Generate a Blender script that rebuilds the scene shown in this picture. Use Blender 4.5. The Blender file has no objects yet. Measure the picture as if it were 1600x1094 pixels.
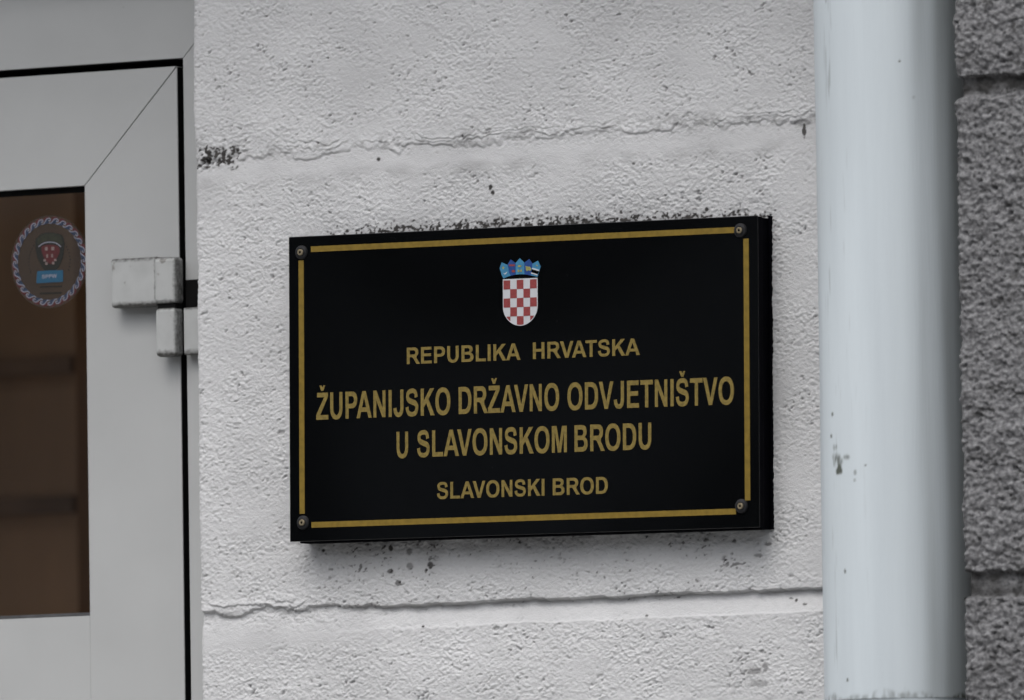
import bpy, bmesh, math
import numpy as np
from mathutils import Vector, Matrix, geometry
R = math.radians
SC = bpy.context.scene
COL = SC.collection

# ------------------------------------------------------------------ camera
F_PX, YAW, PITCH, ROLL, DIST = 20000.0, R(32.0), R(3.54), 0.0145, 12.56
CZ = 2.38
Fv = Vector((-math.sin(YAW) * math.cos(PITCH), math.cos(YAW) * math.cos(PITCH), math.sin(PITCH)))
R0 = Fv.cross(Vector((0, 0, 1))).normalized()
U0 = R0.cross(Fv)
Rv = math.cos(ROLL) * R0 - math.sin(ROLL) * U0
Uv = math.sin(ROLL) * R0 + math.cos(ROLL) * U0
CAMP = Vector((0, 0, CZ)) - Fv * DIST
cd = bpy.data.cameras.new('camera')
cam = bpy.data.objects.new('camera', cd)
COL.objects.link(cam)
M = Matrix((Rv, Uv, -Fv)).transposed().to_4x4()
M.translation = CAMP
cam.matrix_world = M
cd.sensor_width = 36.0
cd.lens = F_PX / 1600 * 36.0
cd.clip_start = 0.1
cd.clip_end = 2000
cd.dof.use_dof = True
cd.dof.focus_distance = DIST
cd.dof.aperture_fstop = 10
SC.camera = cam


def hit(px, py, y0):
    """the point of the plane y = y0 that the photograph shows at (px, py)"""
    d = Fv * F_PX + Rv * (px - 800) - Uv * (py - 547)
    t = (y0 - CAMP.y) / d.y
    p = CAMP + d * t
    return p.x, p.z


# ------------------------------------------------------------------ light
SUN_EL, SUN_AZ = R(60), R(4)          # azimuth measured from the wall's outward normal, negative = from the left
SC.view_settings.view_transform = 'Standard'
SC.view_settings.look = 'None'
SC.view_settings.exposure = 0.78
SC.view_settings.gamma = 1
world = bpy.data.worlds.new("World")
SC.world = world
world.use_nodes = True
nt = world.node_tree
nt.nodes.clear()
sky = nt.nodes.new('ShaderNodeTexSky')
sky.sky_type = 'NISHITA'
sky.sun_disc = False
sky.sun_elevation = SUN_EL
sdir = Vector((math.sin(SUN_AZ) * math.cos(SUN_EL), -math.cos(SUN_AZ) * math.cos(SUN_EL), math.sin(SUN_EL)))
sky.sun_rotation = math.atan2(sdir.x, sdir.y)
sky.air_density = 1.0
sky.dust_density = 4.0
hs = nt.nodes.new('ShaderNodeHueSaturation')
hs.inputs['Saturation'].default_value = 0.28
bg = nt.nodes.new('ShaderNodeBackground')
bg.inputs['Strength'].default_value = 0.12
wo = nt.nodes.new('ShaderNodeOutputWorld')
nt.links.new(sky.outputs[0], hs.inputs['Color'])
nt.links.new(hs.outputs[0], bg.inputs['Color'])
nt.links.new(bg.outputs[0], wo.inputs[0])
sl = bpy.data.lights.new('sun', 'SUN')
sl.energy = 0.5
sl.angle = R(50)
sl.color = (1.0, 0.98, 0.95)
so = bpy.data.objects.new('sun', sl)
COL.objects.link(so)
so.rotation_euler = (-sdir).to_track_quat('-Z', 'Y').to_euler()


# ------------------------------------------------------------------ helpers
def tag(o, label=None, cat=None, group=None, kind=None):
    if label: o['label'] = label
    if cat: o['category'] = cat
    if group: o['group'] = group
    if kind: o['kind'] = kind
    return o


def empty(name, loc, label, cat, group=None):
    o = bpy.data.objects.new(name, None)
    COL.objects.link(o)
    o.location = loc
    o.empty_display_size = 0.05
    return tag(o, label, cat, group)


def link(name, me, mat, parent=None, smooth=False):
    mats = mat if isinstance(mat, (list, tuple)) else [mat]
    for m in mats: me.materials.append(m)
    if smooth: me.shade_smooth()
    o = bpy.data.objects.new(name, me)
    COL.objects.link(o)
    if parent is not None:
        o.parent = parent
        if parent.parent is None: o.matrix_parent_inverse = Matrix.Translation(parent.location).inverted()
    return o


class MB:
    def __init__(s): s.v, s.f, s.m = [], [], []

    def add(s, v, f, mi=0):
        n = len(s.v)
        s.v += [tuple(p) for p in v]
        s.f += [[i + n for i in q] for q in f]
        s.m += [mi] * len(f)

    def box(s, x0, x1, y0, y1, z0, z1, mi=0):
        v = [(x, y, z) for x in (x0, x1) for y in (y0, y1) for z in (z0, z1)]
        s.add(v, [(0, 1, 3, 2), (4, 6, 7, 5), (0, 4, 5, 1), (2, 3, 7, 6), (0, 2, 6, 4), (1, 5, 7, 3)], mi)

    def prism(s, outer, holes, y0, y1, mi=0):
        """polygon in (x,z) with holes, front at y0 (towards the street), back at y1"""
        loops = [outer] + list(holes)
        tri = geometry.tessellate_polygon([[Vector((a, b, 0)) for a, b in l] for l in loops])
        pts = [p for l in loops for p in l]
        n = len(pts)
        v = [(a, y0, b) for a, b in pts] + [(a, y1, b) for a, b in pts]
        f = []
        for t in tri:
            a, b, c = [pts[i] for i in t]
            ar = (b[0] - a[0]) * (c[1] - a[1]) - (b[1] - a[1]) * (c[0] - a[0])
            t = list(t) if ar > 0 else list(t)[::-1]
            f.append(t)
            f.append([i + n for i in t[::-1]])
        k = 0
        for l in loops:
            m_ = len(l)
            for i in range(m_):
                j = (i + 1) % m_
                f.append((k + i, k + i + n, k + j + n, k + j))
            k += m_
        s.add(v, f, mi)

    def lathe(s, cx, cz, prof, seg=32, mi=0):
        """surface of revolution about the y axis through (cx, cz); prof = [(r, y)...]"""
        v, f = [], []
        for r, y in prof:
            for k in range(seg):
                a = 2 * math.pi * k / seg
                v.append((cx + r * math.cos(a), y, cz + r * math.sin(a)))
        for i in range(len(prof) - 1):
            for k in range(seg):
                k2 = (k + 1) % seg
                f.append((i * seg + k, i * seg + k2, (i + 1) * seg + k2, (i + 1) * seg + k))
        f.append(list(range(seg)))
        f.append([(len(prof) - 1) * seg + k for k in range(seg)][::-1])
        s.add(v, f, mi)

    def vcyl(s, cx, cy, z0, z1, r, seg=40, ch=0.001, mi=0):
        prof = [(r - ch, z0), (r, z0 + ch), (r, z1 - ch), (r - ch, z1)]
        v, f = [], []
        for rr, z in prof:
            for k in range(seg):
                a = 2 * math.pi * k / seg
                v.append((cx + rr * math.cos(a), cy + rr * math.sin(a), z))
        for i in range(3):
            for k in range(seg):
                k2 = (k + 1) % seg
                f.append((i * seg + k, i * seg + k2, (i + 1) * seg + k2, (i + 1) * seg + k))
        f.append(list(range(seg))[::-1])
        f.append([3 * seg + k for k in range(seg)])
        s.add(v, f, mi)

    def build(s, name, mat, parent=None, bevel=0, smooth=False):
        me = bpy.data.meshes.new(name)
        me.from_pydata(s.v, [], s.f)
        me.polygons.foreach_set('material_index', s.m)
        bm = bmesh.new(); bm.from_mesh(me)
        bmesh.ops.recalc_face_normals(bm, faces=bm.faces)
        bm.to_mesh(me); bm.free()
        o = link(name, me, mat, parent)
        if smooth:
            me.shade_smooth()
            me.set_sharp_from_angle(angle=R(35))
        if bevel:
            b = o.modifiers.new('bevel', 'BEVEL')
            b.width = bevel; b.segments = 2; b.limit_method = 'ANGLE'; b.angle_limit = R(40)
            b.harden_normals = False
        return o


def bump(n, l, height_sock, bsdf, dist, strength=1.0):
    b = n.new('ShaderNodeBump')
    b.inputs['Distance'].default_value = dist
    b.inputs['Strength'].default_value = strength
    l.new(height_sock, b.inputs['Height'])
    l.new(b.outputs[0], bsdf.inputs['Normal'])


def mat(name, col, rough=0.5, var=0.0, vscale=30.0, bscale=0.0, bdist=0.0, spec=0.5, metal=0.0, stretch=None,
        specks=None, col2=None):
    m = bpy.data.materials.new(name)
    m.use_nodes = True
    n, l = m.node_tree.nodes, m.node_tree.links
    b = n['Principled BSDF']
    b.inputs['Roughness'].default_value = rough
    b.inputs['Metallic'].default_value = metal
    b.inputs['Specular IOR Level'].default_value = spec
    tc = n.new('ShaderNodeTexCoord')
    mp = n.new('ShaderNodeMapping')
    l.new(tc.outputs['Object'], mp.inputs['Vector'])
    if stretch: mp.inputs['Scale'].default_value = stretch
    c2 = col2 or [c * (1 - var) for c in col]
    nz = n.new('ShaderNodeTexNoise')
    nz.inputs['Scale'].default_value = vscale
    nz.inputs['Detail'].default_value = 5
    l.new(mp.outputs[0], nz.inputs['Vector'])
    mr = n.new('ShaderNodeMapRange')
    mr.inputs[1].default_value = 0.35; mr.inputs[2].default_value = 0.68
    l.new(nz.outputs['Fac'], mr.inputs[0])
    mx = n.new('ShaderNodeMix'); mx.data_type = 'RGBA'
    mx.inputs['A'].default_value = (*col, 1); mx.inputs['B'].default_value = (*c2, 1)
    l.new(mr.outputs[0], mx.inputs['Factor'])
    outc = mx.outputs['Result']
    if specks:
        sc_, thr, scol, amt = specks
        n2 = n.new('ShaderNodeTexNoise'); n2.inputs['Scale'].default_value = sc_; n2.inputs['Detail'].default_value = 3
        l.new(mp.outputs[0], n2.inputs['Vector'])
        m2 = n.new('ShaderNodeMapRange'); m2.inputs[1].default_value = thr; m2.inputs[2].default_value = thr + 0.05
        m2.inputs[4].default_value = amt
        l.new(n2.outputs['Fac'], m2.inputs[0])
        mx2 = n.new('ShaderNodeMix'); mx2.data_type = 'RGBA'
        mx2.inputs['B'].default_value = (*scol, 1)
        l.new(outc, mx2.inputs['A']); l.new(m2.outputs[0], mx2.inputs['Factor'])
        outc = mx2.outputs['Result']
    l.new(outc, b.inputs['Base Color'])
    if bdist:
        n3 = n.new('ShaderNodeTexNoise'); n3.inputs['Scale'].default_value = bscale; n3.inputs['Detail'].default_value = 4
        l.new(mp.outputs[0], n3.inputs['Vector'])
        bump(n, l, n3.outputs['Fac'], b, bdist)
    return m


def masonry_mat(name, col, col2, grime_shade, bscale, bdist, vscale, fine=0.0):
    """rough render or stone; the mesh attribute 'grime_shade' marks stains, mould and painted-in shade, 'pit' the dirt held in pits"""
    m = mat(name, col, 0.92, 0, vscale, bscale, bdist, 0.25, col2=col2)
    n, l = m.node_tree.nodes, m.node_tree.links
    b = n['Principled BSDF']
    src = b.inputs['Base Color'].links[0].from_socket
    at = n.new('ShaderNodeAttribute'); at.attribute_name = 'grime_shade'
    mx = n.new('ShaderNodeMix'); mx.data_type = 'RGBA'
    mx.inputs['B'].default_value = (*grime_shade, 1)
    l.new(src, mx.inputs['A']); l.new(at.outputs['Fac'], mx.inputs['Factor'])
    l.new(mx.outputs['Result'], b.inputs['Base Color'])
    return m


rng = np.random.default_rng(7)


def gnoise(shape, step, su, sz, tilt=0.0):
    """gaussian-filtered white noise, unit std; su, sz = feature sigma in metres along u and z"""
    w = rng.standard_normal(shape)
    fz = np.fft.fftfreq(shape[0], step)[:, None]
    fu = np.fft.rfftfreq(shape[1], step)[None, :]
    c, s = math.cos(tilt), math.sin(tilt)
    a = fu * c + fz * s
    b = -fu * s + fz * c
    H = np.exp(-2 * math.pi ** 2 * ((a * su) ** 2 + (b * sz) ** 2))
    r = np.fft.irfft2(np.fft.rfft2(w) * H, s=shape)
    r -= r.mean()
    return r / r.std()


def sstep(a, b, x):
    t = np.clip((x - a) / (b - a), 0, 1)
    return t * t * (3 - 2 * t)


def relief_wall(name, xc, depth, x_end, z0, z1, step, y_face, hfun, gfun, side, extra, material):
    """heightfield that comes out of the recess along a return, turns the corner at x = xc and runs along the face.
    side=+1: the return lies at the left end of the face.  extra = coarse boxes [(x0,x1,y0,y1,z0,z1)] of the same wall"""
    rc = 0.006
    Ltot = (depth - rc) + rc * math.pi / 2 + (x_end - xc - rc)
    nu = int(Ltot / step) + 1
    nz = int((z1 - z0) / step) + 1
    u = np.linspace(0, Ltot, nu)
    z = np.linspace(z0, z1, nz)
    L1 = depth - rc
    L2 = L1 + rc * math.pi / 2
    bx, by, nx, ny = [np.zeros(nu) for _ in range(4)]
    a = u <= L1
    bx[a] = xc; by[a] = y_face + depth - u[a]; nx[a] = -1; ny[a] = 0
    b = (u > L1) & (u <= L2)
    an = (u[b] - L1) / rc
    bx[b] = xc + rc - rc * np.cos(an); by[b] = y_face + rc - rc * np.sin(an)
    nx[b] = -np.cos(an); ny[b] = -np.sin(an)
    c = u > L2
    bx[c] = xc + rc + (u[c] - L2); by[c] = y_face; nx[c] = 0; ny[c] = -1
    UX = (bx + (by - y_face) * 0)[None, :].repeat(nz, 0)
    Zg = z[:, None].repeat(nu, 1)
    h = hfun(u[None, :], bx[None, :], Zg, (nz, nu), step)
    X = bx[None, :] + nx[None, :] * h
    Y = by[None, :] + ny[None, :] * h
    co = np.stack([X, Y, Zg], -1).reshape(-1, 3)
    g = gfun(bx[None, :] + 0 * Zg, by[None, :] + 0 * Zg, Zg, (nz, nu), step).reshape(-1)
    i = np.arange(nz - 1)[:, None] * nu + np.arange(nu - 1)[None, :]
    i = i.reshape(-1)
    q = np.stack([i, i + 1, i + nu + 1, i + nu], 1)
    ev, ef = [], []
    for (x0, x1, yy0, yy1, zz0, zz1) in extra:
        k = len(ev)
        ev += [(x, y, zz) for x in (x0, x1) for y in (yy0, yy1) for zz in (zz0, zz1)]
        ef += [[t + k for t in f] for f in
               [(0, 1, 3, 2), (4, 6, 7, 5), (0, 4, 5, 1), (2, 3, 7, 6), (0, 2, 6, 4), (1, 5, 7, 3)]]
    nv = co.shape[0]
    if ev:
        co = np.vstack([co, np.array(ev)])
        g = np.concatenate([g, np.zeros(len(ev))])
        q2 = np.array(ef) + nv
        flat = np.concatenate([np.ones(len(q), bool), np.zeros(len(q2), bool)])
        q = np.vstack([q, q2])
    else:
        flat = np.ones(len(q), bool)
    me = bpy.data.meshes.new(name)
    me.vertices.add(len(co)); me.vertices.foreach_set('co', co.astype(np.float32).ravel())
    me.loops.add(q.size); me.loops.foreach_set('vertex_index', q.astype(np.int32).ravel())
    me.polygons.add(len(q))
    me.polygons.foreach_set('loop_start', np.arange(0, q.size, 4, dtype=np.int32))
    me.polygons.foreach_set('use_smooth', flat)
    me.update(calc_edges=True)
    at = me.attributes.new('grime_shade', 'FLOAT', 'POINT')
    at.data.foreach_set('value', g.astype(np.float32))
    me.validate()
    return link(name, me, material)


# ------------------------------------------------------------------ materials
M_PAINT = masonry_mat('painted render', (0.665, 0.666, 0.672), (0.585, 0.586, 0.592), (0.03, 0.026, 0.023), 900, 0.0006, 9)
M_STONE = masonry_mat('dark rough stone', (0.25, 0.25, 0.256), (0.10, 0.10, 0.105), (0.03, 0.029, 0.028), 700, 0.0009, 260)
M_DOOR = mat('grey white door paint', (0.50, 0.508, 0.505), 0.42, 0.08, 7, 1800, 0.00008, 0.4,
             specks=(55, 0.74, (0.33, 0.33, 0.30), 0.5))
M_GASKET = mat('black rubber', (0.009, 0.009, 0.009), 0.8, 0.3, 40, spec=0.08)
M_GASKET2 = mat('dusty rubber', (0.10, 0.10, 0.105), 0.8, 0.4, 60)
def add_dirt(m, bands, col=(0.03, 0.027, 0.022), nscale=260):
    """dirt lines held along edges: bands = [(axis, value, width, strength)] in object space, broken up by noise"""
    n, l = m.node_tree.nodes, m.node_tree.links
    b = n['Principled BSDF']
    src = b.inputs['Base Color'].links[0].from_socket
    tc = n.new('ShaderNodeTexCoord'); sp = n.new('ShaderNodeSeparateXYZ'); l.new(tc.outputs['Object'], sp.inputs[0])
    nz = n.new('ShaderNodeTexNoise'); nz.inputs['Scale'].default_value = nscale; nz.inputs['Detail'].default_value = 6
    l.new(tc.outputs['Object'], nz.inputs['Vector'])
    acc = None
    for ax, val, w, k in bands:
        a = n.new('ShaderNodeMath'); a.operation = 'SUBTRACT'; l.new(sp.outputs['XYZ'.index(ax)], a.inputs[0]); a.inputs[1].default_value = val
        c = n.new('ShaderNodeMath'); c.operation = 'ABSOLUTE'; l.new(a.outputs[0], c.inputs[0])
        d = n.new('ShaderNodeMapRange'); d.inputs[1].default_value = w; d.inputs[2].default_value = 0; d.inputs[4].default_value = k
        l.new(c.outputs[0], d.inputs[0])
        if acc is None: acc = d.outputs[0]
        else:
            e_ = n.new('ShaderNodeMath'); e_.operation = 'MAXIMUM'; l.new(acc, e_.inputs[0]); l.new(d.outputs[0], e_.inputs[1]); acc = e_.outputs[0]
    f = n.new('ShaderNodeMath'); f.operation = 'MULTIPLY_ADD'
    l.new(acc, f.inputs[0]); f.inputs[1].default_value = 1.6; f.inputs[2].default_value = -1.15
    h_ = n.new('ShaderNodeMath'); h_.operation = 'ADD'; l.new(f.outputs[0], h_.inputs[0]); l.new(nz.outputs['Fac'], h_.inputs[1])
    r_ = n.new('ShaderNodeMapRange'); r_.inputs[1].default_value = 0.0; r_.inputs[2].default_value = 0.75; r_.inputs[4].default_value = 0.9
    l.new(h_.outputs[0], r_.inputs[0])
    mx = n.new('ShaderNodeMix'); mx.data_type = 'RGBA'; mx.inputs['B'].default_value = (*col, 1)
    l.new(src, mx.inputs['A']); l.new(r_.outputs[0], mx.inputs['Factor']); l.new(mx.outputs['Result'], b.inputs['Base Color'])


M_HINGE = mat('hinge plastic', (0.50, 0.51, 0.505), 0.38, 0.12, 45, 900, 0.0001, 0.4,
              specks=(90, 0.66, (0.14, 0.12, 0.10), 0.6))
M_BLACK = mat('black acrylic', (0.0022, 0.0025, 0.0028), 0.06, 0.2, 6, 4.5, 0.0007, 0.45, specks=(420, 0.76, (0.06, 0.06, 0.06), 0.5))
for _n in M_BLACK.node_tree.nodes:
    if _n.type == 'TEX_NOISE' and abs(_n.inputs['Scale'].default_value - 4.5) < 1e-6: _n.inputs['Detail'].default_value = 0
M_BOARD = mat('black board', (0.002, 0.002, 0.004), 0.7, 0.3, 60, 300, 0.0002, 0.03)
M_GOLD = mat('gold foil', (0.26, 0.172, 0.028), 0.42, 0.25, 160, 900, 0.00004, 0.4, metal=0.15)
M_GOLDT = mat('gold lettering foil', (0.27, 0.198, 0.055), 0.42, 0.35, 260, 900, 0.00004, 0.4, metal=0.15)
M_BRASS = mat('worn brass', (0.36, 0.30, 0.20), 0.4, 0.3, 300, metal=0.5)
M_WASHER = mat('dark steel washer', (0.028, 0.028, 0.030), 0.4, 0.4, 300, metal=0.2, spec=0.3)
M_HOLE = mat('dark recess', (0.002, 0.002, 0.002), 0.9, spec=0.02)
M_RED = mat('red print', (0.30, 0.055, 0.055), 0.4, 0.25, 500)
M_WHITE = mat('white print', (0.56, 0.57, 0.60), 0.4, 0.05, 100)
M_LBLUE = mat('light blue print', (0.055, 0.24, 0.42), 0.4, 0.3, 260)
M_DBLUE = mat('dark blue print', (0.018, 0.07, 0.27), 0.4, 0.3, 260)
M_YEL = mat('yellow print', (0.35, 0.33, 0.10), 0.5, 0.3, 500)


# ------------------------------------------------------------------ painted wall
XC, _ = hit(306.5, 547, 0)                # the wall's left corner
SIGN_Y = -0.030
_, Z_UT = hit(800, 216, 0); _, Z_UB = hit(800, 252, 0)
_, Z_LT = hit(900, 934, 0); _, Z_LB = hit(900, 970, 0)
PITCH_C = Z_UT - Z_LT                   # course height
PIL_D = 0.182
XP = (hit(1498, 547, -PIL_D))[0]        # pilaster's left edge


def blob(x, z, px, py, sx, sz):
    a, b = hit(px, py, 0)
    return np.exp(-((x - a) / sx) ** 2 - ((z - b) / sz) ** 2)


CACHE = {}


def h_paint(u, x, z, shape, st):
    n_big = gnoise(shape, st, 0.020, 0.013)
    n_a = gnoise(shape, st, 0.0014, 0.0010, 0.2)
    n_b = gnoise(shape, st, 0.0026, 0.0018, -0.1)
    n_c = gnoise(shape, st, 0.00085, 0.0006)
    n_pit = gnoise(shape, st, 0.0012, 0.0008, 0.25) + 0.35 * gnoise(shape, st, 0.006, 0.005)
    CACHE['pit'] = n_pit
    patch = sstep(-1.9, 0.4, gnoise(shape, st, 0.022, 0.015))
    wob = gnoise(shape, st, 0.012, 0.02)
    wobf = gnoise(shape, st, 0.0022, 0.003)
    ragx = gnoise(shape, st, 0.016, 0.004)
    fx = sstep(-0.30, -0.05, x)
    # lower joint: ragged to the left, a clean recess to the right
    wl = (0.0003 + 0.0019 * (1 - fx)) * wob + (0.0004 + 0.0009 * (1 - fx)) * wobf
    t = np.clip(-(z - Z_LT + wl) / (Z_LT - Z_LB), -1, 2)
    dl = sstep(-0.03, 0.06, t) * (1 - np.clip(t * (0.62 + 0.38 * fx), 0, 1)) ** (2.2 - 1.3 * fx)
    dl = dl * (1 - sstep(0.9, 1.6, t))
    step = 0.0006 * sstep(-0.02, 0.02, t) * (1 - sstep(0.98, 1.02, t)) * fx
    # upper joint: shallow and lumpy, several torn ledges above it
    wu = 0.0020 * wob + 0.0014 * wobf + 0.0017 * ragx
    tu = np.clip(-(z - Z_UT + wu) / (Z_UT - Z_UB), -1, 2)
    du = sstep(-0.06, 0.10, tu) * (1 - np.clip(tu, 0, 1)) ** 0.9 * (0.55 + 0.45 * np.clip(0.5 + 0.6 * wob, 0, 1))

    def ledges(z0, span, per, amp, mask):
        d = (z - z0 + 0.0030 * ragx + 0.0011 * wobf)
        ph = (d / per) % 1.0
        saw = (1 - ph) * sstep(0.0, 0.16, ph)
        return amp * saw * np.exp(-((z - z0 - span * 0.4) / (span * 0.6)) ** 2) * mask * np.clip(0.7 + 0.7 * ragx + 0.3 * wobf, 0, 1.3)
    led = ledges(Z_UT, 0.013, 0.0062, 0.0013, 1.0) + ledges(Z_LT, 0.016, 0.0075, 0.0017, (1 - fx))
    nearj = np.maximum(np.exp(-((z - (Z_LT + Z_LB) / 2 + 0.003) / 0.011) ** 2) * fx + (1 - fx) * np.exp(-((z - Z_LB + 0.006) / 0.011) ** 2),
                       np.exp(-((z - (Z_UT + Z_UB) / 2 + 0.006) / 0.013) ** 2))
    rough = (0.30 + 0.45 * patch + 0.45 * sstep(-0.8, 1.2, gnoise(shape, st, 0.009, 0.006))) * (1 - 0.85 * nearj)
    n_g = gnoise(shape, st, 0.0012, 0.0009, 0.1)
    n_s = gnoise(shape, st, 0.0010, 0.0007, -0.2)
    fl = 0.9 * np.clip(n_g - 0.3, 0, 1.6) ** 0.8 + 0.5 * np.clip(n_b, -1.2, 0.3) - 0.55 * np.clip(n_s - 0.7, 0, 1.5)
    pit = np.clip(n_pit - 1.6, 0, 1.2)
    h = 0.00035 * n_big + rough * (0.00044 * fl + 0.00024 * n_c - 0.0013 * pit)
    h = h - (0.0034 + 0.0036 * fx) * dl - step - 0.0017 * du + led
    h = h - 0.003 * blob(x, z, 318, 252, 0.014, 0.008) * np.clip(0.5 + n_a, 0, 2)
    CACHE['rough'] = rough
    return h


def g_paint(x, y, z, shape, st):
    a = gnoise(shape, st, 0.0009, 0.0007)
    a2 = gnoise(shape, st, 0.0017, 0.0010, 0.4)
    b = gnoise(shape, st, 0.007, 0.005)
    g = 0.38 * sstep(1.6, 3.0, CACHE['pit']) * CACHE['rough']
    g = g + 0.05 * np.clip(gnoise(shape, st, 0.05, 0.03), 0, 2)
    # mould on the ledge of the sign
    xl, zl = hit(452, 372, SIGN_Y * 0.2); xr, zr = hit(1208, 334, SIGN_Y * 0.2)
    zt = zl + (x - xl) / (xr - xl) * (zr - zl)
    d = z - zt
    inx = sstep(xl + 0.012, xl + 0.07, x) * (1 - 0.35 * sstep(0.12, 0.2, x)) * (1 - sstep(xr - 0.006, xr + 0.004, x))
    m = inx * np.exp(-(np.clip(d - 0.001, 0, 1) / 0.0085) ** 1.2) * (d > -0.03)
    g = g + sstep(0.30, 1.0, m * (0.60 + 0.85 * a + 0.38 * a2 + 0.14 * b)) * 0.93 + 0.22 * m * np.clip(0.7 + 0.5 * b, 0, 1.5)
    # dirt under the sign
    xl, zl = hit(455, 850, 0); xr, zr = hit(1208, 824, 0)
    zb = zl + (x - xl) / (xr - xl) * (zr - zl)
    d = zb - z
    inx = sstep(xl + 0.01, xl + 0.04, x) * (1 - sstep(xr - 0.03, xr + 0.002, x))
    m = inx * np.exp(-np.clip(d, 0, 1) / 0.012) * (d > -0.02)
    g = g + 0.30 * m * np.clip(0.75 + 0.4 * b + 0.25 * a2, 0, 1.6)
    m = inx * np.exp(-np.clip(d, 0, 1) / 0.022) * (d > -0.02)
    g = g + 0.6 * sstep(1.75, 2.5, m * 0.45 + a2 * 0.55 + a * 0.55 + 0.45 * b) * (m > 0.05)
    # dark growth where the upper joint meets the corner
    m = np.maximum(blob(x, z, 320, 255, 0.017, 0.008), 0.8 * blob(x, z, 352, 248, 0.022, 0.013))
    m = np.maximum(m, 0.8 * blob(x, z, 322, 236, 0.015, 0.006))
    m = np.maximum(m, 0.62 * blob(x, z, 372, 232, 0.055, 0.005))
    g = g + sstep(0.42, 1.05, m * (0.86 + 0.45 * a + 0.62 * a2 + 0.2 * b)) * 0.93
    for (px, py, sx, sz, k) in [(766.5, 293, .0016, .0026, 1), (769.5, 300, .0017, .0026, 1), (591, 249, .0016, .0020, 1), (1104, 327, .0018, .0018, 1),
                                (1256, 205, .0015, .0058, .9), (1251, 192, .010, .003, .45),
                                (672, 883, .0026, .0032, .8), (666, 892, .0013, .0022, .8), (609, 893, .0032, .0020, .7),
                                (622, 911, .0024, .0024, .7), (640, 885, .003, .003, .5), (611, 857, .002, .0025, .8),
                                (640, 862, .003, .003, .6), (505, 860, .0015, .0018, .8), (990, 256, .0014, .0012, .7),
                                (1178, 1048, .008, .003, .5), (1196, 1042, .003, .004, .5), (1185, 1068, .009, .003, .35),
                                (1200, 850, .003, .0016, .7), (1186, 868, .005, .0015, .5), (1147, 846, .002, .002, .8),
                                (1010, 962, .0012, .0012, .8), (1241, 938, .0012, .0015, .9), (1255, 944, .002, .0012, .8),
                                (660, 979, .0010, .0010, .9), (1232, 935, .002, .001, .7), (365, 894, .003, .002, .3)]:
        g = g + k * sstep(0.2, 0.6, blob(x, z, px, py, sx * 1.15 + 0.0004, sz * 1.15) * (1.0 + 0.14 * a + 0.16 * a2))
    # greyer along the joints
    g = g + 0.16 * np.exp(-((z - Z_UT - 0.004) / 0.008) ** 2) * np.clip(0.5 + a2 + b, 0, 2.2)
    g = g + 0.10 * np.exp(-((z - Z_LT + 0.002) / 0.005) ** 2) * np.clip(0.9 + b, 0, 2)
    g = g + 0.09 * np.exp(-((z - Z_UB + 0.003) / 0.007) ** 2) * np.clip(0.7 + b, 0, 2)
    return np.clip(g, 0, 0.95)


X_END = XP + 0.03
ZV0, ZV1 = CZ - 0.40, CZ + 0.40
TOP = 5.2
wall_extra = [(XC, X_END, 0.002, 0.30, 0.0, ZV0), (XC, X_END, 0.002, 0.30, ZV1, TOP),
              (XC + 0.004, X_END, 0.09, 0.30, ZV0, ZV1)]
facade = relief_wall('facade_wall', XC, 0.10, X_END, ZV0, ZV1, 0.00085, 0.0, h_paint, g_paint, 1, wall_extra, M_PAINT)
tag(facade, 'white painted rough render wall with two horizontal joints between door and drainpipe', 'wall')


# ------------------------------------------------------------------ stone pilaster
Z_SHIFT = 0.0
_, ZPT = hit(1550, 118, -PIL_D); _, ZPB = hit(1550, 152, -PIL_D)
_, ZQT = hit(1550, 893, -PIL_D); _, ZQB = hit(1550, 936, -PIL_D)


def h_stone(u, x, z, shape, st):
    n_big = gnoise(shape, st, 0.012, 0.009)
    n_mid = gnoise(shape, st, 0.0038, 0.0026, 0.2)
    n_m2 = gnoise(shape, st, 0.0019, 0.0014, -0.4)
    n_f = gnoise(shape, st, 0.0011, 0.0010)
    pit = np.clip(gnoise(shape, st, 0.0018, 0.0013, 0.2) - 0.95, 0, 2)
    wob = gnoise(shape, st, 0.009, 0.02)
    r = np.ones(shape)
    h = 0.0006 * n_big + 0.0006 * np.tanh(1.5 * n_mid) + 0.0009 * np.clip(n_m2 - 0.2, -0.8, 1.4) + 0.0003 * n_f - 0.0017 * pit
    for zt, zb, dp in ((ZPT, ZPB, 0.0065), (ZQT, ZQB, 0.0060)):
        w = 0.0010 * wob + 0.0008 * n_m2
        d = (1 - sstep(-0.0015, 0.001, z - zt + w)) * sstep(-0.001, 0.002, z - zb + w)
        h = h * (1 - 0.6 * d) - dp * d
    return h


def g_stone(x, y, z, shape, st):
    a = gnoise(shape, st, 0.0014, 0.0011)
    b = gnoise(shape, st, 0.006, 0.004)
    g = 0.55 * sstep(0.8, 2.0, a + 0.35 * b) + 0.10 * np.clip(b, 0, 2)
    for zt, zb in ((ZPT, ZPB), (ZQT, ZQB)):
        g = g + 0.80 * sstep(-0.003, 0.010, z - zb) * (1 - sstep(-0.004, 0.002, z - zt)) * np.clip(0.9 + .3 * b, 0, 1.3)  # joint dirt, made stronger to stand in for groove shade
    return np.clip(g, 0, 0.9)


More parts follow.
